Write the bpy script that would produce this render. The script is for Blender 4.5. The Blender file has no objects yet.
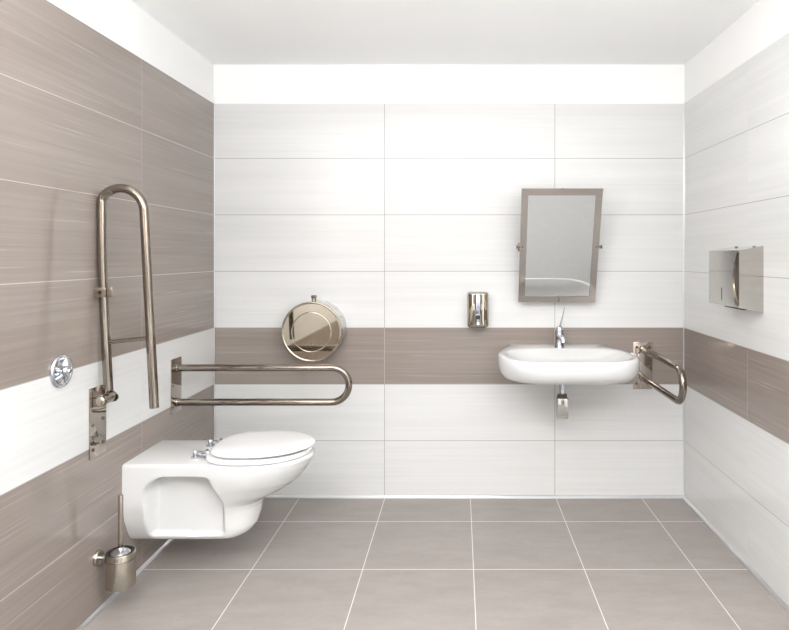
import bpy, bmesh, math
from mathutils import Vector, Matrix

sc = bpy.context.scene
C = sc.collection
PI = math.pi

# ------------------------------------------------------------------ room numbers (metres)
XL, XR, YB, YF = -1.285, 1.211, 3.31, -1.30     # left, right, back, front(rear of the viewer)
ZT, ZC = 2.094, 2.304                            # top of the tiling, ceiling
H = 1.2852                                       # eye height


def lin(c):
    return tuple(((v / 255) / 12.92 if v / 255 <= .04045 else ((v / 255 + .055) / 1.055) ** 2.4) for v in c) + (1.0,)


# ------------------------------------------------------------------ materials
class NT:
    def __init__(self, name):
        self.m = bpy.data.materials.new(name)
        self.m.use_nodes = True
        self.t = self.m.node_tree
        self.b = self.t.nodes['Principled BSDF']

    def n(self, typ, **kw):
        o = self.t.nodes.new(typ)
        for k, v in kw.items():
            setattr(o, k, v)
        return o

    def link(self, a, b):
        self.t.links.new(a, b)

    def math(self, op, a, b=None, c=None, clamp=False):
        o = self.n('ShaderNodeMath', operation=op, use_clamp=clamp)
        for i, v in enumerate((a, b, c)):
            if v is None:
                continue
            if isinstance(v, (int, float)):
                o.inputs[i].default_value = v
            else:
                self.link(v, o.inputs[i])
        return o.outputs[0]

    def mix(self, f, a, b):
        o = self.n('ShaderNodeMix', data_type='RGBA')
        for s, v in ((o.inputs[0], f), (o.inputs[6], a), (o.inputs[7], b)):
            if isinstance(v, (int, float)):
                s.default_value = v
            elif isinstance(v, tuple):
                s.default_value = v
            else:
                self.link(v, s)
        return o.outputs[2]

    def pos(self):
        g = self.n('ShaderNodeNewGeometry')
        s = self.n('ShaderNodeSeparateXYZ')
        self.link(g.outputs['Position'], s.inputs[0])
        return g.outputs['Position'], s.outputs[0], s.outputs[1], s.outputs[2]

    def noise(self, x, y, z, scale=1.0, detail=3.0, rough=.5):
        c = self.n('ShaderNodeCombineXYZ')
        for i, v in enumerate((x, y, z)):
            if isinstance(v, (int, float)):
                c.inputs[i].default_value = v
            else:
                self.link(v, c.inputs[i])
        o = self.n('ShaderNodeTexNoise')
        o.inputs['Scale'].default_value = scale
        o.inputs['Detail'].default_value = detail
        o.inputs['Roughness'].default_value = rough
        self.link(c.outputs[0], o.inputs['Vector'])
        return o.outputs['Fac']

    def ramp(self, v, lo, hi):
        o = self.n('ShaderNodeMapRange')
        o.inputs[1].default_value = lo
        o.inputs[2].default_value = hi
        o.clamp = True
        self.link(v, o.inputs[0])
        return o.outputs[0]


def simple(name, col, rough=.4, metal=0.0, ior=1.5, coat=0.0, bump=0.0, bscale=200, var=0.0):
    k = NT(name)
    b = k.b
    b.inputs['Base Color'].default_value = lin(col)
    b.inputs['Roughness'].default_value = rough
    b.inputs['Metallic'].default_value = metal
    b.inputs['IOR'].default_value = ior
    b.inputs['Coat Weight'].default_value = coat
    b.inputs['Coat Roughness'].default_value = .04
    tc = k.n('ShaderNodeTexCoord')
    nz = k.n('ShaderNodeTexNoise')
    nz.inputs['Scale'].default_value = bscale
    nz.inputs['Detail'].default_value = 3
    k.link(tc.outputs['Object'], nz.inputs['Vector'])
    if var:
        d = tuple(max(0, c - var) for c in col)
        k.link(k.mix(nz.outputs['Fac'], lin(col), lin(d)), b.inputs['Base Color'])
    if bump:
        bp = k.n('ShaderNodeBump')
        bp.inputs['Strength'].default_value = bump
        bp.inputs['Distance'].default_value = .001
        k.link(nz.outputs['Fac'], bp.inputs['Height'])
        k.link(bp.outputs[0], b.inputs['Normal'])
    return k.m


TAUPE_D, TAUPE_L = lin((132, 121, 114)), lin((150, 140, 133))
WHITE_D, WHITE_L = lin((207, 207, 206)), lin((220, 220, 219))


def tile_mat(name, axis, u0, mode, vert, rough):
    """30 x 90 cm glazed tiles; one row of the other colour at 60-90 cm; fine horizontal grain."""
    k = NT(name)
    P, x, y, z = k.pos()
    u = x if axis == 'X' else y
    TW, TH = .905, .30
    z = k.math('SUBTRACT', z, .004)
    zr = k.math('DIVIDE', z, TH)
    row = k.math('FLOOR', zr)
    ur = k.math('DIVIDE', k.math('SUBTRACT', u, u0), TW)
    col = k.math('FLOOR', ur)
    band = k.math('MULTIPLY', k.math('GREATER_THAN', z, .6), k.math('LESS_THAN', z, .9))
    taupe = band if mode == 'band' else k.math('SUBTRACT', 1.0, band)
    # each tile gets its own stretch of the grain
    seed = k.math('ADD', k.math('MULTIPLY', col, 17.31), k.math('MULTIPLY', row, 5.77))
    uu = k.math('ADD', k.math('MULTIPLY', u, .9), seed)
    broad = k.noise(uu, k.math('MULTIPLY', z, 16), seed, 1.0, 2.0)
    mid = k.noise(uu, k.math('MULTIPLY', z, 75), seed, 1.0, 3.0, .6)
    fine = k.noise(k.math('MULTIPLY', uu, 1.6), k.math('MULTIPLY', z, 330), seed, 1.0, 2.0)
    f = k.math('ADD', k.math('MULTIPLY', k.ramp(broad, .3, .7), .40),
               k.math('ADD', k.math('MULTIPLY', k.ramp(mid, .3, .7), .42), k.math('MULTIPLY', k.ramp(fine, .3, .7), .18)))
    lines = k.ramp(k.noise(k.math('MULTIPLY', uu, 2.4), k.math('MULTIPLY', z, 190), seed, 1.0, 1.0), .66, .76)
    tcol = k.mix(f, TAUPE_D, TAUPE_L)
    tcol = k.mix(k.math('MULTIPLY', lines, .38), tcol, lin((186, 176, 166)))
    wcol = k.mix(f, WHITE_D, WHITE_L)
    base = k.mix(taupe, wcol, tcol)
    # grout: distance to the nearest joint
    dz = k.math('MULTIPLY', k.math('ABSOLUTE', k.math('SUBTRACT', k.math('FRACT', k.math('ADD', zr, .5)), .5)), TH)
    du = k.math('MULTIPLY', k.math('ABSOLUTE', k.math('SUBTRACT', k.math('FRACT', k.math('ADD', ur, .5)), .5)), TW)
    gz = k.math('LESS_THAN', dz, .0013)
    gu = k.math('LESS_THAN', du, .0015)
    g = k.math('MAXIMUM', gz, gu)
    gcol = k.mix(taupe, lin((138, 137, 136)), lin((172, 162, 152)))
    gs = k.math('MAXIMUM', gz, k.math('MULTIPLY', gu, vert))
    base = k.mix(gs, base, gcol)
    k.link(base, k.b.inputs['Base Color'])
    k.b.inputs['IOR'].default_value = 1.5
    k.link(k.math('ADD', rough, k.math('MULTIPLY', g, .5)), k.b.inputs['Roughness'])
    bp = k.n('ShaderNodeBump')
    bp.inputs['Strength'].default_value = .10
    bp.inputs['Distance'].default_value = .0006
    k.link(k.math('SUBTRACT', f, k.math('MULTIPLY', g, 1.5)), bp.inputs['Height'])
    k.link(bp.outputs[0], k.b.inputs['Normal'])
    return k.m


def floor_mat():
    k = NT('floor_tile')
    P, x, y, z = k.pos()
    TW, TD = .4546, .461
    ur = k.math('DIVIDE', k.math('SUBTRACT', x, .0766), TW)
    vr = k.math('DIVIDE', k.math('SUBTRACT', y, 3.0157), TD)
    seed = k.math('ADD', k.math('MULTIPLY', k.math('FLOOR', ur), 9.13), k.math('MULTIPLY', k.math('FLOOR', vr), 4.37))
    a = k.noise(k.math('MULTIPLY', x, 5), k.math('MULTIPLY', y, 14), seed, 1.0, 5.0, .6)
    b = k.noise(k.math('MULTIPLY', x, 40), k.math('MULTIPLY', y, 150), seed, 1.0, 3.0, .6)
    f = k.math('ADD', k.math('MULTIPLY', k.ramp(a, .3, .7), .65), k.math('MULTIPLY', k.ramp(b, .3, .7), .35))
    base = k.mix(f, lin((143, 136, 131)), lin((161, 154, 149)))
    du = k.math('MULTIPLY', k.math('ABSOLUTE', k.math('SUBTRACT', k.math('FRACT', k.math('ADD', ur, .5)), .5)), TW)
    dv = k.math('MULTIPLY', k.math('ABSOLUTE', k.math('SUBTRACT', k.math('FRACT', k.math('ADD', vr, .5)), .5)), TD)
    g = k.math('MAXIMUM', k.math('LESS_THAN', du, .0016), k.math('LESS_THAN', dv, .0021))
    g = k.math('MULTIPLY', g, k.math('GREATER_THAN', y, 2.09))
    base = k.mix(g, base, lin((226, 220, 212)))
    base = k.mix(k.math('LESS_THAN', y, 2.09), base, lin((128, 128, 127)))
    k.link(base, k.b.inputs['Base Color'])
    k.link(k.math('ADD', .42, k.math('MULTIPLY', f, .1)), k.b.inputs['Roughness'])
    bp = k.n('ShaderNodeBump')
    bp.inputs['Strength'].default_value = .15
    bp.inputs['Distance'].default_value = .0008
    k.link(k.math('SUBTRACT', f, g), bp.inputs['Height'])
    k.link(bp.outputs[0], k.b.inputs['Normal'])
    return k.m


def steel_mat(name, col, rough, brushed=None):
    k = NT(name)
    k.b.inputs['Metallic'].default_value = 1.0
    tc = k.n('ShaderNodeTexCoord')
    mp = k.n('ShaderNodeMapping')
    mp.inputs['Scale'].default_value = brushed or (30, 30, 30)
    k.link(tc.outputs['Object'], mp.inputs[0])
    nz = k.n('ShaderNodeTexNoise')
    nz.inputs['Scale'].default_value = 1.0
    nz.inputs['Detail'].default_value = 3
    k.link(mp.outputs[0], nz.inputs['Vector'])
    k.link(k.mix(nz.outputs['Fac'], lin(col), lin(tuple(c - 10 for c in col))), k.b.inputs['Base Color'])
    k.link(k.math('ADD', rough, k.math('MULTIPLY', nz.outputs['Fac'], rough * .6)), k.b.inputs['Roughness'])
    return k.m


M = {
    'tile_back': tile_mat('wall_tile_back', 'X', -.38, 'band', .9, .22),
    'tile_right': tile_mat('wall_tile_right', 'Y', 2.578, 'band', .3, .06),
    'tile_left': tile_mat('wall_tile_left', 'Y', 2.558, 'taupe', .2, .045),
    'floor': floor_mat(),
    'paint': simple('white_wall_paint', (244, 244, 243), .75, bump=.05, bscale=300, var=3),
    'ceiling': simple('white_ceiling_paint', (247, 247, 246), .8, bump=.05, bscale=300, var=3),
    'ceramic': simple('white_ceramic', (212, 212, 211), .12, coat=.4, var=2, bscale=6),
    'plastic': simple('white_seat_plastic', (234, 234, 234), .2, coat=.3, var=2, bscale=6),
    'steel': steel_mat('polished_steel', (148, 138, 128), .06),
    'steel_plate': steel_mat('steel_plate', (180, 171, 163), .03),
    'steel_mirror': steel_mat('mirror_polished_steel', (186, 177, 162), .025),
    'steel_satin': steel_mat('satin_steel', (180, 171, 159), .18, (4, 4, 160)),
    'steel_plain': steel_mat('plain_steel_sheet', (192, 189, 184), .07),
    'frame_steel': steel_mat('mirror_frame_steel', (184, 174, 168), .10, (160, 160, 6)),
    'steel_sheet': steel_mat('dull_steel_sheet', (214, 213, 211), .22),
    'steel_dark_reflection': steel_mat('steel_with_dark_reflection', (128, 116, 102), .16),  # same sheet steel, darkened to carry the crescent's dark reflection
    'reflection_steel': steel_mat('bluish_reflection_steel', (160, 166, 174), .08),  # bluish tint of the reflected daylight put into the colour
    'chrome': steel_mat('chrome', (204, 206, 211), .03),
    'alu': steel_mat('aluminium_trim', (228, 229, 232), .25, (4, 4, 200)),
    'mirror': steel_mat('mirror_glass', (224, 223, 222), .005),
    'dark': simple('dark_rubber', (28, 27, 26), .45, var=6),
    'slot': simple('dark_gap', (40, 38, 36), .6, var=6),
    'screw': steel_mat('screw_steel', (120, 110, 100), .22),
    'bristle': simple('white_brush_collar', (226, 226, 228), .4, var=10, bscale=60),
}


# ------------------------------------------------------------------ mesh helpers
def obj(name, bm, mat, parent=None, smooth=True, angle=40, weld=True):
    if weld:
        bmesh.ops.remove_doubles(bm, verts=bm.verts, dist=1e-6)
    bmesh.ops.recalc_face_normals(bm, faces=bm.faces)
    me = bpy.data.meshes.new(name)
    bm.to_mesh(me)
    bm.free()
    for m in (mat if isinstance(mat, (list, tuple)) else [mat]):
        me.materials.append(m)
    if smooth:
        for p in me.polygons:
            p.use_smooth = True
        me.set_sharp_from_angle(angle=math.radians(angle))
    o = bpy.data.objects.new(name, me)
    C.objects.link(o)
    if parent:
        o.parent = parent
    return o


def tag(o, label, cat, group=None):
    o['label'] = label
    o['category'] = cat
    if group:
        o['group'] = group
    return o


def thing(name, label, cat, loc=(0, 0, 0), rotz=0.0, group=None):
    o = bpy.data.objects.new(name, None)
    o.empty_display_size = .05
    C.objects.link(o)
    o.location = loc
    o.rotation_euler = (0, 0, rotz)
    return tag(o, label, cat, group)


def struct(name, bm, mat, smooth=False):
    o = obj(name, bm, mat, smooth=smooth)
    o['kind'] = 'structure'
    return o


def box(bm, lo, hi, mi=0, bevel=0.0, seg=2, rot=None):
    g = bmesh.ops.create_cube(bm, size=1.0)
    vs = g['verts']
    c = [(a + b) / 2 for a, b in zip(lo, hi)]
    s = [b - a for a, b in zip(lo, hi)]
    for v in vs:
        v.co = Vector((v.co.x * s[0] + c[0], v.co.y * s[1] + c[1], v.co.z * s[2] + c[2]))
    fs = {f for v in vs for f in v.link_faces}
    for f in fs:
        f.material_index = mi
    if bevel:
        es = list({e for v in vs for e in v.link_edges})
        r = bmesh.ops.bevel(bm, geom=es, offset=bevel, segments=seg, profile=.5, affect='EDGES')
        for f in r['faces']:
            f.material_index = mi
    return bm


def rings(bm, loops, cap0=True, cap1=True, mi=0):
    """bridge equal-length closed loops of points"""
    vv = [[bm.verts.new(p) for p in lp] for lp in loops]
    n = len(vv[0])
    for a, b in zip(vv, vv[1:]):
        for i in range(n):
            j = (i + 1) % n
            f = bm.faces.new((a[i], a[j], b[j], b[i]))
            f.material_index = mi
    if cap0:
        bm.faces.new(vv[0][::-1]).material_index = mi
    if cap1:
        bm.faces.new(vv[-1]).material_index = mi
    return vv


def sweep(bm, path, r, n=20, caps=True, radii=None):
    pts = [Vector(p) for p in path]
    T = []
    for i in range(len(pts)):
        a = pts[max(0, i - 1)]
        b = pts[min(len(pts) - 1, i + 1)]
        T.append((b - a).normalized())
    up = Vector((0, 0, 1)) if abs(T[0].z) < .9 else Vector((0, 1, 0))
    N = (up - T[0] * up.dot(T[0])).normalized()
    lps = []
    for i, p in enumerate(pts):
        N = (N - T[i] * N.dot(T[i])).normalized()
        B = T[i].cross(N)
        rr = radii[i] if radii else r
        lps.append([p + (N * math.cos(2 * PI * k / n) + B * math.sin(2 * PI * k / n)) * rr for k in range(n)])
    rings(bm, lps, caps, caps)
    return bm


def cyl(bm, a, b, r, n=28, r2=None, bev=0.0):
    a, b = Vector(a), Vector(b)
    L = (b - a).length
    d = (b - a) / L
    r2 = r if r2 is None else r2
    if bev:
        path = [a, a + d * bev * .3, a + d * bev, b - d * bev, b - d * bev * .3, b]
        rad = [r - bev, r - bev * .3, r, r2, r2 - bev * .3, r2 - bev]
        return sweep(bm, path, r, n, True, rad)
    return sweep(bm, [a, b], r, n, True, [r, r2])


def lathe(bm, prof, centre, axis, n=64):
    """prof: (radius, distance along axis); ends with radius 0 are closed by caps"""
    ax = Vector(axis).normalized()
    c = Vector(centre)
    u = ax.orthogonal().normalized()
    w = ax.cross(u)
    lps = [[c + ax * h + (u * math.cos(2 * PI * k / n) + w * math.sin(2 * PI * k / n)) * max(r, 1e-4) for k in range(n)] for r, h in prof]
    rings(bm, lps, True, True)
    return bm


def new():
    return bmesh.new()


def arc(c, r, a0, a1, n, fx):
    return [fx(c[0] + r * math.cos(a0 + (a1 - a0) * i / n), c[1] + r * math.sin(a0 + (a1 - a0) * i / n)) for i in range(n + 1)]


def sstep(a, b, x):
    t = max(0.0, min(1.0, (x - a) / (b - a)))
    return t * t * (3 - 2 * t)


def interp(tab, x):
    if x <= tab[0][0]:
        return tab[0][1]
    for (x0, y0), (x1, y1) in zip(tab, tab[1:]):
        if x <= x1:
            return y0 + (y1 - y0) * (x - x0) / (x1 - x0)
    return tab[-1][1]


def polar_resample(poly, c, n):
    """points of a star-shaped polygon at n even angles about c"""
    out = []
    m = len(poly)
    for k in range(n):
        t = 2 * PI * k / n
        d = (math.cos(t), math.sin(t))
        best = None
        for i in range(m):
            ax, ay = poly[i][0] - c[0], poly[i][1] - c[1]
            bx, by = poly[(i + 1) % m][0] - c[0], poly[(i + 1) % m][1] - c[1]
            ex, ey = bx - ax, by - ay
            den = d[0] * ey - d[1] * ex
            if abs(den) < 1e-12:
                continue
            s = (ax * ey - ay * ex) / den
            q = (ax * d[1] - ay * d[0]) / den
            if s > 0 and -1e-6 <= q <= 1 + 1e-6 and (best is None or s > best):
                best = s
        out.append((c[0] + d[0] * best, c[1] + d[1] * best))
    return out


# ------------------------------------------------------------------ the room shell
T = .10
bm = new(); box(bm, (XL - T, YF - T, -.10), (XR + .5, YB + T, 0)); struct('floor', bm, M['floor'])
bm = new(); box(bm, (XL - T, YF - T, ZC), (XR + .5, YB + T, ZC + .1)); struct('ceiling', bm, M['ceiling'])
bm = new()
box(bm, (XL - T, YF, 0), (XL - .006, YB, ZC), 0); box(bm, (XL - .006, YF, 0), (XL, YB, ZT), 1)
struct('wall_left', bm, [M['paint'], M['tile_left']])
bm = new()
YS, XW = 1.50, 1.60                              # the room widens on the right in front of this
box(bm, (XR + .006, YS, 0), (XR + T, YB, ZC), 0); box(bm, (XR, YS, 0), (XR + .006, YB, ZT), 1)
box(bm, (XR + T, YS, 0), (XW, YS + T, ZC), 0)
box(bm, (XW, YF, 0), (XW + T, YS + T, ZC), 0)
struct('wall_right', bm, [M['paint'], M['tile_right']])
bm = new()
box(bm, (XL - T, YB + .006, 0), (XR + T, YB + T, ZC), 0); box(bm, (XL - .006, YB, 0), (XR + .006, YB + .006, ZT), 1)
struct('wall_back', bm, [M['paint'], M['tile_back']])
# the wall behind the viewer, with the open doorway the daylight comes through
DX0, DX1, DH = -.30, .75, 2.06
bm = new()
box(bm, (XL - T, YF - T, 0), (DX0, YF, ZC), 0)
box(bm, (DX1, YF - T, 0), (XW + T, YF, ZC), 0)
box(bm, (DX0, YF - T, DH), (DX1, YF, ZC), 0)
struct('wall_rear', bm, [M['tile_left']])

# thin aluminium skirting profile along the foot of the walls, corner profiles
def skirting(name, p0, p1, nrm):
    """quarter-round strip from p0 to p1, nrm pointing into the room"""
    b = new()
    prof = [(0, 0), (.010, 0), (.010, .003)] + [(0.001 + .009 * math.cos(a), .003 + .010 * math.sin(a)) for a in (.5, 1.0)] + [(.002, .015), (0, .015)]
    lps = [[(p[0] + nrm[0] * u, p[1] + nrm[1] * u, v) for u, v in prof] for p in (p0, p1)]
    rings(b, lps)
    struct(name, b, M['alu'])

skirting('baseboard_back', (XL, YB), (XR, YB), (0, -1))
skirting('baseboard_left', (XL, YF), (XL, YB - .013), (1, 0))
skirting('baseboard_right', (XR, YS), (XR, YB - .013), (-1, 0))
bm = new(); box(bm, (XR - .005, YB - .005, .015), (XR, YB, ZT)); struct('trim_1', bm, M['alu'])
bm = new(); box(bm, (XL, YB - .003, .015), (XL + .003, YB, ZT)); struct('trim_2', bm, M['alu'])

# ------------------------------------------------------------------ wall-hung toilet (local x = out from the wall)
toilet = thing('toilet', 'white wall-hung toilet with closed lid, between the two long steel grab rails', 'toilet', (XL, 2.576, .147))
Z0 = .14
XF = [(.140, .405), (.147, .432), (.160, .452), (.185, .470), (.225, .482), (.262, .488), (.285, .500), (.300, .525), (.320, .570), (.345, .612),
      (.370, .643), (.400, .668), (.430, .689), (.455, .701), (.470, .705)]
WZ = [(.140, .070), (.150, .092), (.18, .102), (.24, .108), (.28, .118), (.31, .136), (.34, .152), (.37, .165), (.40, .175), (.43, .181), (.47, .183)]


def half_width(s, z, xf):
    wz = sum(interp(WZ, z + d * min(.018, max(.001, (z - .14) * .8))) for d in (-1, -.67, -.33, 0, .33, .67, 1)) / 7
    c = max(.36, xf - .255)
    if s > c:
        t = min(1.0, (s - c) / (xf - c))
        bowl = wz * max(0.0, 1 - t ** 2.15) ** .5
    else:
        bowl = wz
    fl = .168 if z > .38 else .070 + .098 * max(0.0, 1 - ((.38 - z) / .24) ** 2.2) ** .6
    hull = fl + (bowl - fl) * sstep(.24, .40, s)
    # hollow in the side between the wall flange and the bowl
    edge = .338 + .040 * sstep(.425, .30, z)
    hx = (edge - .078) / 2
    cx = .078 + hx
    cz, hz = .2935, .1325
    r = (.085 if z > cz else .03) if s < cx else .022
    qx, qz = abs(s - cx) - hx + r, abs(z - cz) - hz + r
    sd = math.hypot(max(qx, 0), max(qz, 0)) + min(max(qx, qz), 0) - r
    m = sstep(0, .026 if s < cx else .020, -sd)
    return max(0.0, hull + (min(hull, .088) - hull) * m)


bm = new()
zs = [.140, .1415, .145, .150, .158] + [.165 + .00293 * i for i in range(100)] + [.4605, .4655, .4685, .470]
NS = 150
lps = []
for z in zs:
    xf = interp(XF, z)
    inset = 0.0
    if z > .458:
        inset = .012 - math.sqrt(max(0, .012 ** 2 - (z - .458) ** 2))
    if z < .152:
        inset = .012 - math.sqrt(max(0, .012 ** 2 - (.152 - z) ** 2))
    one = []
    for i in range(NS + 1):
        t = i / NS
        s = xf * (1 - (1 - t) ** 1.7) if False else xf * math.sin(t * PI / 2) ** .92 if t < 1 else xf
        h = half_width(s, z, xf)
        one.append((s, max(h - inset, 0.0) if i < NS else 0.0))
    one = [(s - (inset if s > .5 * xf else 0) * sstep(.5 * xf, xf, s), h) for s, h in one]
    lp = [(s, -h, z - Z0) for s, h in one[:-1]] + [(one[-1][0], 0, z - Z0)] + [(s, h, z - Z0) for s, h in one[:-1][::-1]]
    lps.append(lp)
vv = rings(bm, lps, True, False)
# the rim: flat top running in to the bowl opening, then the basin inside
top = lps[-1]
ctr = (.45, 0.0)
op = []
for p in top:
    a = math.atan2(p[1] - ctr[1], p[0] - ctr[0])
    rx = .205 if math.cos(a) > 0 else .150
    op.append(a)
prev = vv[-1]
for sx, dz in ((1.0, 0.0), (.97, -.012), (.90, -.05), (.70, -.12), (.40, -.17), (.15, -.19)):
    cur = []
    for a in op:
        rx = (.205 if math.cos(a) > 0 else .150) * sx
        cur.append(bm.verts.new((ctr[0] + rx * math.cos(a), .135 * sx * math.sin(a), .330 + dz)))
    for i in range(len(cur)):
        j = (i + 1) % len(cur)
        bm.faces.new((prev[i], prev[j], cur[j], cur[i]))
    prev = cur
bm.faces.new(prev)
bowl = obj('bowl', bm, M['ceramic'], toilet, angle=50)


def egg(s0, s1, w, c, n=72, p=2.2):
    out = []
    for k in range(n):
        t = 2 * PI * k / n
        ct, st = math.cos(t), math.sin(t)
        ax = (s1 - c) if ct > 0 else (c - s0)
        e = 2 / (p if ct > 0 else 2.7)
        out.append((c + ax * math.copysign(abs(ct) ** e, ct), w * math.copysign(abs(st) ** e, st)))
    return out


def shrink(pl, c, d):
    o = []
    for x, y in pl:
        L = math.hypot(x - c[0], y - c[1])
        f = (L - d) / L
        o.append((c[0] + (x - c[0]) * f, c[1] + (y - c[1]) * f))
    return o


sp = egg(.282, .690, .186, .46, p=2.05)
si = egg(.345, .615, .115, .47)
cc = (.47, 0)
bm = new()
lp = []
for pl, z in ((shrink(sp, cc, .006), .4715), (sp, .4745), (sp, .484), (shrink(sp, cc, .004), .489), (shrink(sp, cc, .012), .4905),
              (si, .4885), (shrink(si, cc, .004), .482), (shrink(si, cc, .004), .4715)):
    lp.append([(x, y, z - Z0) for x, y in pl])
lp.append(lp[0])
rings(bm, lp, False, False)
obj('seat', bm, M['plastic'], toilet)
lid = egg(.298, .704, .178, .48, p=2.0)
bm = new()
lp = []
for d, z in ((.010, .495), (.002, .4955), (0, .4985), (.001, .502), (.006, .5055), (.02, .508), (.05, .5105), (.09, .512), (.13, .513), (.165, .5133)):
    lp.append([(x, y, z - Z0 + .006 * (x - .298) / .41) for x, y in shrink(lid, (.47, 0), d)])
rings(bm, lp)
obj('lid', bm, M['plastic'], toilet)
for s in (-1, 1):
    bm = new()
    lathe(bm, [(.018, 0), (.018, .003), (.014, .005), (.009, .006), (.009, .022), (.006, .026), (0, .0265)], (.244, s * .075, .330), (0, 0, 1), 28)
    cyl(bm, (.244, s * .075, .348), (.300, s * .075, .348), .008, 20, bev=.002)
    cyl(bm, (.284, s * .075 - .022, .350), (.284, s * .075 + .022, .350), .009, 20, bev=.002)
    obj('hinge', bm, M['chrome'], toilet)['label'] = 'chrome lid hinge'

# ------------------------------------------------------------------ steel grab rails (local x = out from the wall, z = up, origin on the wall under the plate)
PW, PH, R = .102, .250, .016


def wall_plate(root, holes):
    bm = new()
    box(bm, (0, -PW / 2, 0), (.005, PW / 2, PH), bevel=.0015, seg=2)
    p = obj('wall_plate', bm, M['steel_plate'], root)
    for y, z in holes:
        b = new()
        lathe(b, [(.0065, 0), (.0065, .0015), (.005, .003), (.002, .0032), (0, .0032)], (.005, y, z), (1, 0, 0), 18)
        obj('screw', b, M['screw'], p)
    return p


def u_path(L, za, zb, x0):
    r = (za - zb) / 2
    zc = (za + zb) / 2
    pts = [(x0 + (L - r - x0) * i / 6, 0, za) for i in range(7)]
    pts += [(L - r + r * math.cos(a), 0, zc + r * math.sin(a)) for a in [PI / 2 - PI * i / 24 for i in range(1, 24)]]
    pts += [(L - r - (L - r - x0) * i / 6, 0, zb) for i in range(7)]
    return pts


def collar(root, z):
    b = new()
    lathe(b, [(.0195, 0), (.0195, .008), (.0185, .0095), (.0165, .010)], (.005, 0, z), (1, 0, 0), 28)
    obj('collar', b, M['steel'], root)


HOLES = [(-.034, .030), (.034, .030), (-.034, .128), (.034, .128), (-.034, .222), (.034, .222)]
# 1. lowered rail beyond the toilet
t = thing('grab_rail', 'long horizontal steel grab rail lowered on the far side of the toilet', 'grab rail', (XL, 2.862, .567), 0, 'polished steel grab rails')
wall_plate(t, HOLES)
bm = new(); sweep(bm, u_path(.812 - R, .2047, .0470, .006), R, 24); obj('rail', bm, M['steel'], t)
collar(t, .2047); collar(t, .0470)
# 2. rail on the back wall beside the basin
t = thing('grab_rail', 'short steel grab rail on the back wall, right of the washbasin', 'grab rail', (.991, YB, .579), -PI / 2, 'polished steel grab rails')
wall_plate(t, HOLES)
bm = new(); sweep(bm, u_path(.618 - R, .2130, .0600, .006), R, 24); obj('rail', bm, M['steel'], t)
collar(t, .2130); collar(t, .0600)
# 3. rail swung up against the left wall
t = thing('grab_rail', 'steel grab rail swung upright against the left wall, nearest the viewer', 'grab rail', (XL, 2.242, .567), 0, 'polished steel grab rails')
wall_plate(t, [(-.034, .030), (.034, .040), (-.034, .118), (.030, .128), (.030, .236)])
bz = .557


def lean(x, z):      # the raised rail leans back a little; x,z given for the upright
    return (x - .036 * (z - .215) / .70, z)


za, zt = .235, 1.535 - bz
gap = .162
r = gap / 2
pts = []
x_in = .042
for i in range(7):
    pts.append((x_in, za + (zt - R - r - za) * i / 6))
for i in range(1, 24):
    a = PI - PI * i / 24
    pts.append((x_in + r + r * math.cos(a), zt - R - r + r * math.sin(a)))
for i in range(7):
    pts.append((x_in + gap, zt - R - r - (zt - R - r - .172) * i / 6))
path = []
for x, z in pts:
    X, Z = lean(x, z)
    path.append((max(X, R + .001), 0, Z))
bm = new(); sweep(bm, path, R, 24); rail = obj('rail', bm, M['steel'], t)
bm = new()
zc = .972 - bz
cyl(bm, (lean(x_in, zc)[0] + R - .003, 0, zc - .007), (lean(x_in + gap, zc)[0] - R + .003, 0, zc + .007), .0080, 16)
obj('cross_bar', bm, M['steel'], t)
bm = new()
zc = 1.146 - bz
box(bm, (.010, -.036, zc - .017), (.058, -.016, zc + .017), bevel=.002)
box(bm, (.052, -.036, zc - .017), (.074, -.030, zc + .017), bevel=.001)
box(bm, (.004, -.030, zc - .012), (.012, .020, zc + .012), bevel=.001)
cl = obj('clamp', bm, M['steel_satin'], t)
bm = new()
lathe(bm, [(.006, 0), (.006, .002), (.003, .003)], (.032, -.036, zc), (0, -1, 0), 18)
obj('screw', bm, M['dark'], cl)['label'] = 'dark clamp screw'
# pivot bracket at the foot
bm = new()
for y in (-.040, .034):
    lps = []
    for yy in (y, y + .006):
        lps.append([(.005, yy, .182), (.030, yy, .184), (.048, yy, .188), (.056, yy, .198), (.055, yy, .210), (.044, yy, .220), (.028, yy, .234), (.005, yy, .246)])
    rings(bm, lps)
box(bm, (.005, -.040, .213), (.034, .040, .219), bevel=.001)
br = obj('pivot_bracket', bm, M['steel'], t, smooth=False)
bm = new()
cyl(bm, (.036, -.044, .204), (.036, .036, .204), .009, 24, bev=.002)
lathe(bm, [(.017, 0), (.017, .005), (.013, .008), (.006, .009)], (.036, -.040, .204), (0, -1, 0), 28)
obj('pivot_pin', bm, M['steel_satin'], br)
bm = new()
cyl(bm, (.036, -.031, .206), (.036, .031, .206), .0175, 32, bev=.003)
obj('pivot_sleeve', bm, M['steel'], t)
bm = new()
box(bm, (.005, -.040, .047), (.020, -.018, .053), bevel=.001)
obj('stop_lug', bm, M['steel'], t)

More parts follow.
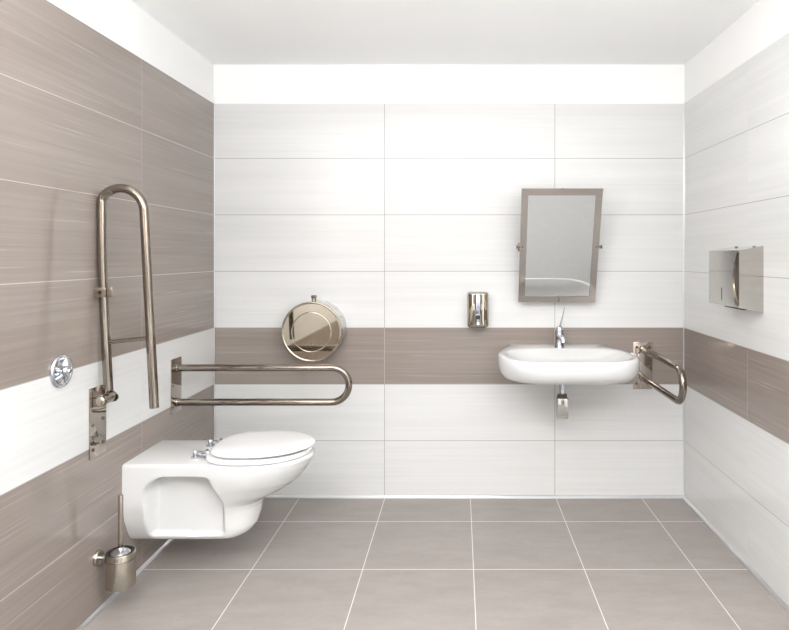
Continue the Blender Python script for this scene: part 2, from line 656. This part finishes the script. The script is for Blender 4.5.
# ------------------------------------------------------------------ round chrome wall fitting
t = thing('flush_button', 'round chrome flush button on the left wall, left of the upright rail', 'flush button', (XL, 2.035, .909))
bm = new()
lathe(bm, [(.054, 0), (.055, .003), (.054, .007), (.051, .0105), (.047, .012), (.044, .0110), (.042, .008), (.040, .0065), (.012, .0065)], (0, 0, 0), (1, 0, 0), 64)
obj('rosette', bm, M['chrome'], t)
bm = new()
lathe(bm, [(.017, .006), (.017, .022), (.016, .026), (.012, .029), (.010, .0295), (.009, .034), (.0075, .036), (0, .0365)], (0, 0, 0), (1, 0, 0), 40)
obj('stem', bm, M['chrome'], t)
for k in range(4):
    a = PI / 4 + k * PI / 2
    bm = new()
    d = Vector((0, math.cos(a), math.sin(a)))
    w = Vector((0, -math.sin(a), math.cos(a)))
    lps = []
    for q, wd, hh in ((.013, .007, .020), (.022, .009, .020), (.032, .0125, .017), (.041, .015, .012)):
        lps.append([d * q + w * wd * math.cos(b) + Vector((1, 0, 0)) * (.006 + (hh - .006) * math.sin(b)) for b in [PI * i / 10 for i in range(11)]])
    rings(bm, lps)
    obj('lobe', bm, M['chrome'], t)

# ------------------------------------------------------------------ toilet brush in its wall holder
t = thing('toilet_brush_holder', 'satin steel brush cup hung on the left wall in front of the toilet', 'brush holder', (XL, 2.242, .101))
CX = .085
bm = new()
lathe(bm, [(.0475, 0), (.050, .002), (.050, .118), (.0485, .121), (.046, .121), (.046, .012), (0, .012)], (CX, 0, 0), (0, 0, 1), 56)
obj('cup', bm, M['steel_satin'], t)
bm = new()
lathe(bm, [(.0502, .096), (.0508, .097), (.0508, .0995), (.0502, .1005)], (CX, 0, 0), (0, 0, 1), 56)
obj('cup_ring', bm, M['steel'], t)
bm = new()
lathe(bm, [(.027, 0), (.027, .008), (.025, .011), (.012, .012)], (0, 0, .098), (1, 0, 0), 40)
ro = obj('rosette', bm, M['steel_satin'], t)
bm = new()
cyl(bm, (.010, 0, .098), (CX - .0495, 0, .098), .0075, 20)
obj('bracket_arm', bm, M['chrome'], ro)
t2 = thing('toilet_brush', 'toilet brush with slim steel handle standing in the wall cup', 'toilet brush', (XL + CX, 2.242, .1132))
bm = new()
cyl(bm, (0, 0, .100), (0, 0, .312), .0088, 24, bev=.0015)
obj('handle', bm, M['steel_satin'], t2)
bm = new()
lathe(bm, [(.0445, .094), (.0445, .108), (.0435, .111), (.040, .110), (.038, .104), (.012, .104)], (0, 0, 0), (0, 0, 1), 48)
obj('rim', bm, M['dark'], t2)['label'] = 'black rubber rim'
bm = new()
lathe(bm, [(.037, .103), (.034, .108), (.022, .114), (.0125, .117), (.010, .124), (.0088, .125)], (0, 0, 0), (0, 0, 1), 40)
obj('collar', bm, M['chrome'], t2)['label'] = 'chrome collar around the handle'
bm = new()
lathe(bm, [(.012, .0), (.034, .006), (.036, .03), (.036, .06), (.03, .075), (.008, .08), (.007, .106)], (0, 0, 0), (0, 0, 1), 24)
obj('brush_head', bm, M['bristle'], t2)

# ------------------------------------------------------------------ jumbo paper roll drum on the back wall
t = thing('toilet_paper_dispenser', 'round polished steel paper roll dispenser above the lowered rail', 'paper dispenser', (-.733, YB, .7500))
RZ = .150
bm = new()
lathe(bm, [(.1515, 0), (.152, .002), (.152, .128)], (0, 0, RZ), (0, -1, 0), 96)
obj('drum', bm, M['steel_sheet'], t)
bm = new()
lathe(bm, [(.1525, .112), (.1535, .113), (.1535, .143), (.1525, .1475), (.150, .1497), (.1475, .150), (.1455, .1492), (.144, .1475), (.1430, .1471), (.1425, .147), (.142, .147), (.1025, .147), (.102, .147),
           (.1012, .1465), (.0998, .1465), (.099, .1476), (.0980, .1481), (.0970, .1483), (.0965, .1483), (.05, .1483), (0, .1483)], (0, 0, RZ), (0, -1, 0), 96)
cov = obj('cover', bm, M['steel_mirror'], t, angle=60)
bm = new()
box(bm, (-.0016, -.1495, RZ - .078), (.0016, -.1445, RZ - .052), bevel=.0005, seg=1)
obj('level_slot', bm, M['slot'], cov)
bm = new()
box(bm, (-.011, -.098, .298), (-.004, -.086, .326), bevel=.001)
box(bm, (.004, -.098, .298), (.011, -.086, .326), bevel=.001)
cyl(bm, (-.013, -.092, .324), (.013, -.092, .324), .009, 20, bev=.002)
obj('lock', bm, M['screw'], t)['label'] = 'dark steel lock on top'
for s in (-1, 1):
    bm = new()
    box(bm, (s * .050 - .004, -.104, -.004), (s * .050 + .004, -.078, .012), bevel=.001)
    obj('tear_tooth', bm, M['screw'], t)

# ------------------------------------------------------------------ soap dispenser
t = thing('soap_dispenser', 'small upright polished steel soap dispenser, left of the mirror', 'soap dispenser', (.115, YB, .912))
bm = new()
W2, HT = .057, .185


def soap_sec(inset, z):
    pts = []
    w = W2 - inset
    d = .085 - inset
    for x in (-w, -w):
        pass
    pts.append((-w, 0, z))
    for i in range(25):
        a = PI - PI * i / 24
        e = 2 / 3.2
        ca, sa = math.cos(a), math.sin(a)
        pts.append((w * math.copysign(abs(ca) ** e, ca), -.030 - (d - .030) * abs(sa) ** e, z))
    pts.append((w, 0, z))
    return pts


lp = []
for k in range(8):
    a = PI / 2 * k / 7
    lp.append(soap_sec(.014 * (1 - math.sin(a)), .014 * (1 - math.cos(a))))
for k in range(8):
    a = PI / 2 * (1 - k / 7)
    lp.append(soap_sec(.014 * (1 - math.sin(a)), HT - .014 * (1 - math.cos(a))))
rings(bm, lp)
bo = obj('body', bm, M['steel_mirror'], t, angle=50)
# central strip: a bluish daylight reflection put in as shape and colour
bm = new()
lp = []
for z, ins in ((.010, .002), (.013, 0), (.172, 0), (.175, .002)):
    lp.append([(x, -.080 - (.0095 - ins) * math.cos(x / .019 * PI / 2) ** .5 if abs(x) < .0189 else -.080, z) for x in [-.019 + .038 * i / 16 for i in range(17)]] + [(.019, -.070, z), (-.019, -.070, z)])
rings(bm, lp)
obj('reflection_strip', bm, M['reflection_steel'], t, angle=50)['label'] = 'raised strip standing in for a daylight reflection'
bm = new()
lathe(bm, [(.0145, 0), (.0145, .004), (.0125, .0055)], (0, -.0885, .058), (0, -1, 0), 32)
bt = obj('push_button', bm, M['chrome'], t)
bm = new()
lathe(bm, [(.0122, .004), (.0122, .0075), (.010, .009), (0, .0092)], (0, -.0885, .058), (0, -1, 0), 32)
obj('button_cap', bm, M['dark'], bt)['label'] = 'black button cap'
bm = new()
lathe(bm, [(.0135, 0), (.0135, .008), (.011, .010), (.0065, .008), (.0065, .004), (0, .004)], (0, -.0885, .028), (0, -1, 0), 32)
obj('spout', bm, M['chrome'], t)

# ------------------------------------------------------------------ tilting mirror
MW, MH = .400, .600
tilt = math.radians(18.0)
t = thing('mirror', 'steel framed mirror tilted forward above the washbasin', 'mirror', (.525, 3.252, 1.0465))


def tl(x, d, h):     # d out of the mirror plane towards the room, h up the mirror
    return (x, -h * math.sin(tilt) - d * math.cos(tilt), h * math.cos(tilt) - d * math.sin(tilt))


def fbox(bm, x0, x1, d0, d1, h0, h1):
    b = new()
    box(b, (x0, d0, h0), (x1, d1, h1), bevel=.0006, seg=1)
    me = bpy.data.meshes.new('x')
    b.to_mesh(me); b.free()
    base = [bm.verts.new(tl(*v.co)) for v in me.vertices]
    for p in me.polygons:
        bm.faces.new([base[i] for i in p.vertices])
    bpy.data.meshes.remove(me)


fw = .0330
bm = new()
fbox(bm, -MW / 2, MW / 2, -.010, .007, 0, fw)
fbox(bm, -MW / 2, MW / 2, -.010, .007, MH - fw, MH)
fbox(bm, -MW / 2, -MW / 2 + fw, -.010, .0066, fw - .001, MH - fw + .001)
fbox(bm, MW / 2 - fw, MW / 2, -.010, .0066, fw - .001, MH - fw + .001)
fbox(bm, -MW / 2 + .004, MW / 2 - .004, -.010, -.004, .004, MH - .004)
fr = obj('frame', bm, M['frame_steel'], t, angle=30)
bm = new(); fbox(bm, -MW / 2 + fw - .002, MW / 2 - fw + .002, -.003, .0035, fw - .002, MH - fw + .002)
obj('mirror_glass', bm, M['mirror'], t, smooth=False)
bm = new(); fbox(bm, -.004, .004, .000, .0085, MH - .004, MH + .003)
obj('top_clip', bm, M['screw'], t)
hp = Vector(tl(0, -.002, .300))
for s in (-1, 1):
    bm = new()
    x = s * (MW / 2)
    cyl(bm, (x - s * .014, hp.y, hp.z), (x + s * .013, hp.y, hp.z), .006, 20)
    cyl(bm, (x + s * .010, hp.y, hp.z - .001), (x + s * .018, hp.y, hp.z - .001), .0095, 24, bev=.002)
    # arm back to the wall and its foot
    box(bm, (x - s * .014 - .003, hp.y - .010, hp.z - .006), (x - s * .014 + .003, YB - 3.252, hp.z + .006), bevel=.0008)
    box(bm, (min(x - s * .034, x - s * .004), YB - 3.252 - .004, hp.z - .022), (max(x - s * .034, x - s * .004), YB - 3.252, hp.z + .022), bevel=.0008)
    obj('pivot_bracket', bm, M['screw'], t)

# ------------------------------------------------------------------ washbasin (local: x along the wall, -y out, z up)
t = thing('washbasin', 'white wall-hung ceramic washbasin under the tilted mirror', 'washbasin', (.534, YB, .6965))
NB = 112
BD, BWX, BWB, BM = .575, .333, .266, .300


def outline(grow=0.0, back=0.0):
    w, dep = BWX + grow, BD + grow
    pl = []
    n = 3.6
    for i in range(61):                      # front half, right to left
        a = PI * i / 60
        ca, sa = math.cos(a), math.sin(a)
        pl.append((w * math.copysign(abs(ca) ** (2 / n), ca), BM + (dep - BM) * abs(sa) ** (2 / 2.7)))
    wb = BWB + grow
    for i in range(1, 13):                   # left flank running in to the wall
        q = i / 12
        pl.append((-(wb + (w - wb) * (1 - q ** 1.2)), BM * (1 - q) + back * q))
    for i in range(12):
        q = 1 - i / 12
        pl.append((wb + (w - wb) * (1 - q ** 1.2), BM * (1 - q) + back * q))
    return pl


CB = (0.0, .30)


def ring_at(scale_or_poly, z):
    return [(x, -d, z) for x, d in scale_or_poly]


def squeeze(pl, f, keep_back=True, cd=.22):
    """scale an outline towards the wall/centre line, holding the back edge on the wall"""
    return [(x * f, d * f if keep_back else cd + (d - cd) * f) for x, d in pl]


def rs(pl):
    return polar_resample(pl, CB, NB)


zr = .119           # rim height above the underside
o = lambda g: rs(outline(g))
lp = []
lp.append(ring_at([(x * .55, .30 + (d - .30) * .55) for x, d in o(0)], .001))
for f, z in ((.80, .003), (.87, .0075), (.915, .014), (.952, .026), (.980, .044), (.996, .066), (1.0, .084), (.998, .098), (.992, .108), (.983, .115), (.970, .1188)):
    q = rs(outline(0))
    lp.append(ring_at([(x * f, d * f) for x, d in q], z))
inner = []
n = 3.1
for k in range(NB):
    a = 2 * PI * k / NB
    ca, sa = math.cos(a), math.sin(a)
    inner.append((.292 * math.copysign(abs(ca) ** (2 / n), ca), .345 + .200 * math.copysign(abs(sa) ** (2 / n), sa)))
inner = polar_resample(inner, CB, NB)
ci = (0, .345)


def inn(f, z):
    return [(ci[0] + (x - ci[0]) * f, -(ci[1] + (d - ci[1]) * f), z) for x, d in inner]


lp.append(inn(1.015, .1188))
for f, z in ((1.0, .1175), (.985, .1145), (.95, .107), (.89, .095), (.79, .080), (.64, .064), (.45, .053), (.15, .047), (.07, .046)):
    lp.append(inn(f, z))
bm = new()
rings(bm, lp)
obj('bowl', bm, M['ceramic'], t, angle=60)
bm = new()
lathe(bm, [(.022, 0), (.022, .003), (.018, .004), (.012, .002), (0, .002)], (0, -.345, .0455), (0, 0, 1), 32)
obj('drain', bm, M['chrome'], t)['label'] = 'chrome drain'

# tap
t = thing('faucet', 'chrome single-lever tap with a long upright lever on the washbasin', 'tap', (.531, YB - .115, .6965 + .1188))
bm = new()
lathe(bm, [(.0245, 0), (.0245, .004), (.0225, .007), (.0215, .012), (.0205, .06), (.0215, .068), (.0225, .074), (.0215, .079), (.012, .081)], (0, 0, 0), (0, 0, 1), 40)
bo = obj('body', bm, M['chrome'], t)
bm = new()
sweep(bm, [(0, -.010, .048), (0, -.040, .056), (0, -.075, .060), (0, -.105, .058), (0, -.116, .052), (0, -.118, .042)], .012, 24, True, [.015, .0145, .0135, .0125, .012, .0115])
obj('spout', bm, M['chrome'], t)
bm = new()
lathe(bm, [(.0205, .079), (.0215, .083), (.0205, .098), (.015, .107), (.006, .110), (0, .1105)], (0, 0, 0), (0, 0, 1), 40)
lv = obj('cartridge_cap', bm, M['chrome'], t)
bm = new()
lps = []
for x, y, z, w, h in ((.003, .010, .098, .007, .006), (.006, .004, .118, .0065, .005), (.010, -.004, .140, .006, .004), (.0145, -.012, .162, .006, .0032), (.018, -.020, .184, .0062, .0028), (.020, -.027, .204, .0058, .0024), (.0205, -.029, .210, .004, .002)):
    lps.append([(x + h * math.cos(a), y + w * math.sin(a), z) for a in [2 * PI * k / 16 for k in range(16)]])
rings(bm, lps)
obj('lever', bm, M['chrome'], t)
# trap under the basin
t = thing('siphon_trap', 'square chrome drain trap hanging below the washbasin', 'drain trap', (.529, 3.095, .482))
bm = new()
box(bm, (-.0275, -.0275, 0), (.0275, .0275, .102), bevel=.004, seg=3)
obj('trap_box', bm, M['steel_plain'], t)
bm = new()
cyl(bm, (0, 0, .098), (0, 0, .218), .0155, 28)
obj('tail_pipe', bm, M['chrome'], t)
bm = new()
lathe(bm, [(.021, .102), (.024, .104), (.024, .116), (.021, .119), (.0158, .120)], (0, 0, 0), (0, 0, 1), 32)
obj('nut', bm, M['screw'], t)['label'] = 'darker clamping nut'
bm = new()
cyl(bm, (.006, .026, .060), (.028, YB - 3.095, .060), .0125, 28)
op_ = obj('outlet_pipe', bm, M['chrome'], t)

# ------------------------------------------------------------------ paper towel dispenser on the right wall
t = thing('paper_towel_dispenser', 'boxy polished steel paper towel dispenser on the right wall', 'towel dispenser', (XR, 2.582, 1.0605))
L2, DP, HB = .1405, .1015, .2645
f0, f1 = .0215, .2465         # front face lower and upper edge
# body: wedge-topped case; the near edge of the front is cut away in a shallow crescent
bm = new()
lps = []
for y in (-L2, L2):
    lps.append([(0, y, 0), (-DP + .006, y, f0 - .0012), (-DP + .006, y, f1 + .0008), (0, y, HB)])
rings(bm, lps)
bd = obj('case', bm, M['steel_plain'], t, smooth=False)
bm = new()
NZ = 32
lo, hi = [], []
grid = []
for i in range(NZ + 1):
    z = f0 + (f1 - f0) * i / NZ
    q = i / NZ
    cut = .048 * max(0.0, math.sin(PI * min(1, max(0, (q - .03) / .94)))) ** .8
    row = []
    for y in (L2, -L2 + .070):
        row.append((-DP, y, z))
    yy = -L2 + cut
    for k in range(1, 9):
        a = k / 8
        y = (-L2 + .070) + (yy - (-L2 + .070)) * a
        row.append((-DP + (.0012 if a == 1 else 0), y, z))
    row.append((-DP + .0065, yy, z))
    row.append((-DP + .0065, L2, z))
    grid.append(row)
rings(bm, grid)
fc = obj('front_cover', bm, M['steel_plain'], t, smooth=False)
# crescent recess, its dark reflection put into the steel colour
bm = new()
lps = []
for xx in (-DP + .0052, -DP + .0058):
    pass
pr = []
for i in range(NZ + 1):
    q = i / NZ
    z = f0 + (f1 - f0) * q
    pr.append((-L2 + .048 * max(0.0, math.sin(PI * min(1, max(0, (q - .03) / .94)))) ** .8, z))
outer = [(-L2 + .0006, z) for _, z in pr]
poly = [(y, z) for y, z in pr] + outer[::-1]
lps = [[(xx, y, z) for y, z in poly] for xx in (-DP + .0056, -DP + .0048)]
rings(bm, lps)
obj('grip_recess', bm, M['steel_dark_reflection'], t, smooth=False)['label'] = 'crescent grip edge with its dark reflection painted in'
bm = new()
box(bm, (-DP - .0008, -.006 + .012, f0 + .020), (-DP + .001, -.001 + .012, f0 + .072), bevel=.0003, seg=1)
obj('level_slot', bm, M['slot'], fc)['label'] = 'dark level slot'
for y in (-.10, .06):
    bm = new()
    cyl(bm, (-.018, y, HB - .008), (-.018, y, HB + .001), .006, 18, bev=.001)
    obj('lock', bm, M['screw'], t)
bm = new()
box(bm, (-.060, -.10, .0085), (-.030, .08, .014), bevel=.001)
obj('paper_slot', bm, M['slot'], t)['label'] = 'dark paper slot underneath'

# ------------------------------------------------------------------ light
def area(name, loc, rot, sx, sy, power, col):
    l = bpy.data.lights.new(name, 'AREA')
    l.shape = 'RECTANGLE'
    l.size, l.size_y = sx, sy
    l.energy = power
    l.color = col
    o = bpy.data.objects.new(name, l)
    o.location = loc
    o.rotation_euler = rot
    C.objects.link(o)
    return o


area('ceiling_lamp', (-.12, .70, ZC - .012), (0, 0, 0), 2.2, 2.6, 19, (.98, .99, 1.0))
area('added_ceiling_fill', (-.12, -.50, 1.40), (PI, 0, 0), 2.2, 1.4, 150, (.98, .99, 1.0))  # unseen fill added to brighten the ceiling, no luminaire built
area('doorway_daylight', ((DX0 + DX1) / 2, YF - .06, DH / 2), (PI / 2, 0, 0), DX1 - DX0, DH - .05, 5, (.93, .97, 1.0))

area('added_side_fill', (XL + .02, .10, 1.45), (0, -PI / 2, 0), 1.1, 1.3, 12, (.97, .98, 1.0))  # unseen fill added to lift the right wall; no window here

w = bpy.data.worlds.new('sky')
sc.world = w
w.use_nodes = True
bg = w.node_tree.nodes['Background']
bg.inputs[0].default_value = (.85, .92, 1.0, 1)
bg.inputs[1].default_value = .6

# ------------------------------------------------------------------ camera: level, looking straight at the back wall, with a shifted lens
cam = bpy.data.cameras.new('camera')
co = bpy.data.objects.new('camera', cam)
C.objects.link(co)
co.location = (.0213, 0, H)
co.rotation_euler = (PI / 2, 0, 0)
cam.sensor_width = 36
cam.sensor_fit = 'HORIZONTAL'
cam.lens = 623 / 789 * 36
cam.shift_x = -(460 - 394.5) / 789
cam.shift_y = -(315 - 256) / 789
cam.clip_start = .02
sc.camera = co

sc.view_settings.view_transform = 'Standard'
sc.view_settings.look = 'None'
sc.view_settings.gamma = 1
sc.view_settings.use_curve_mapping = False
sc.view_settings.exposure = 0.63
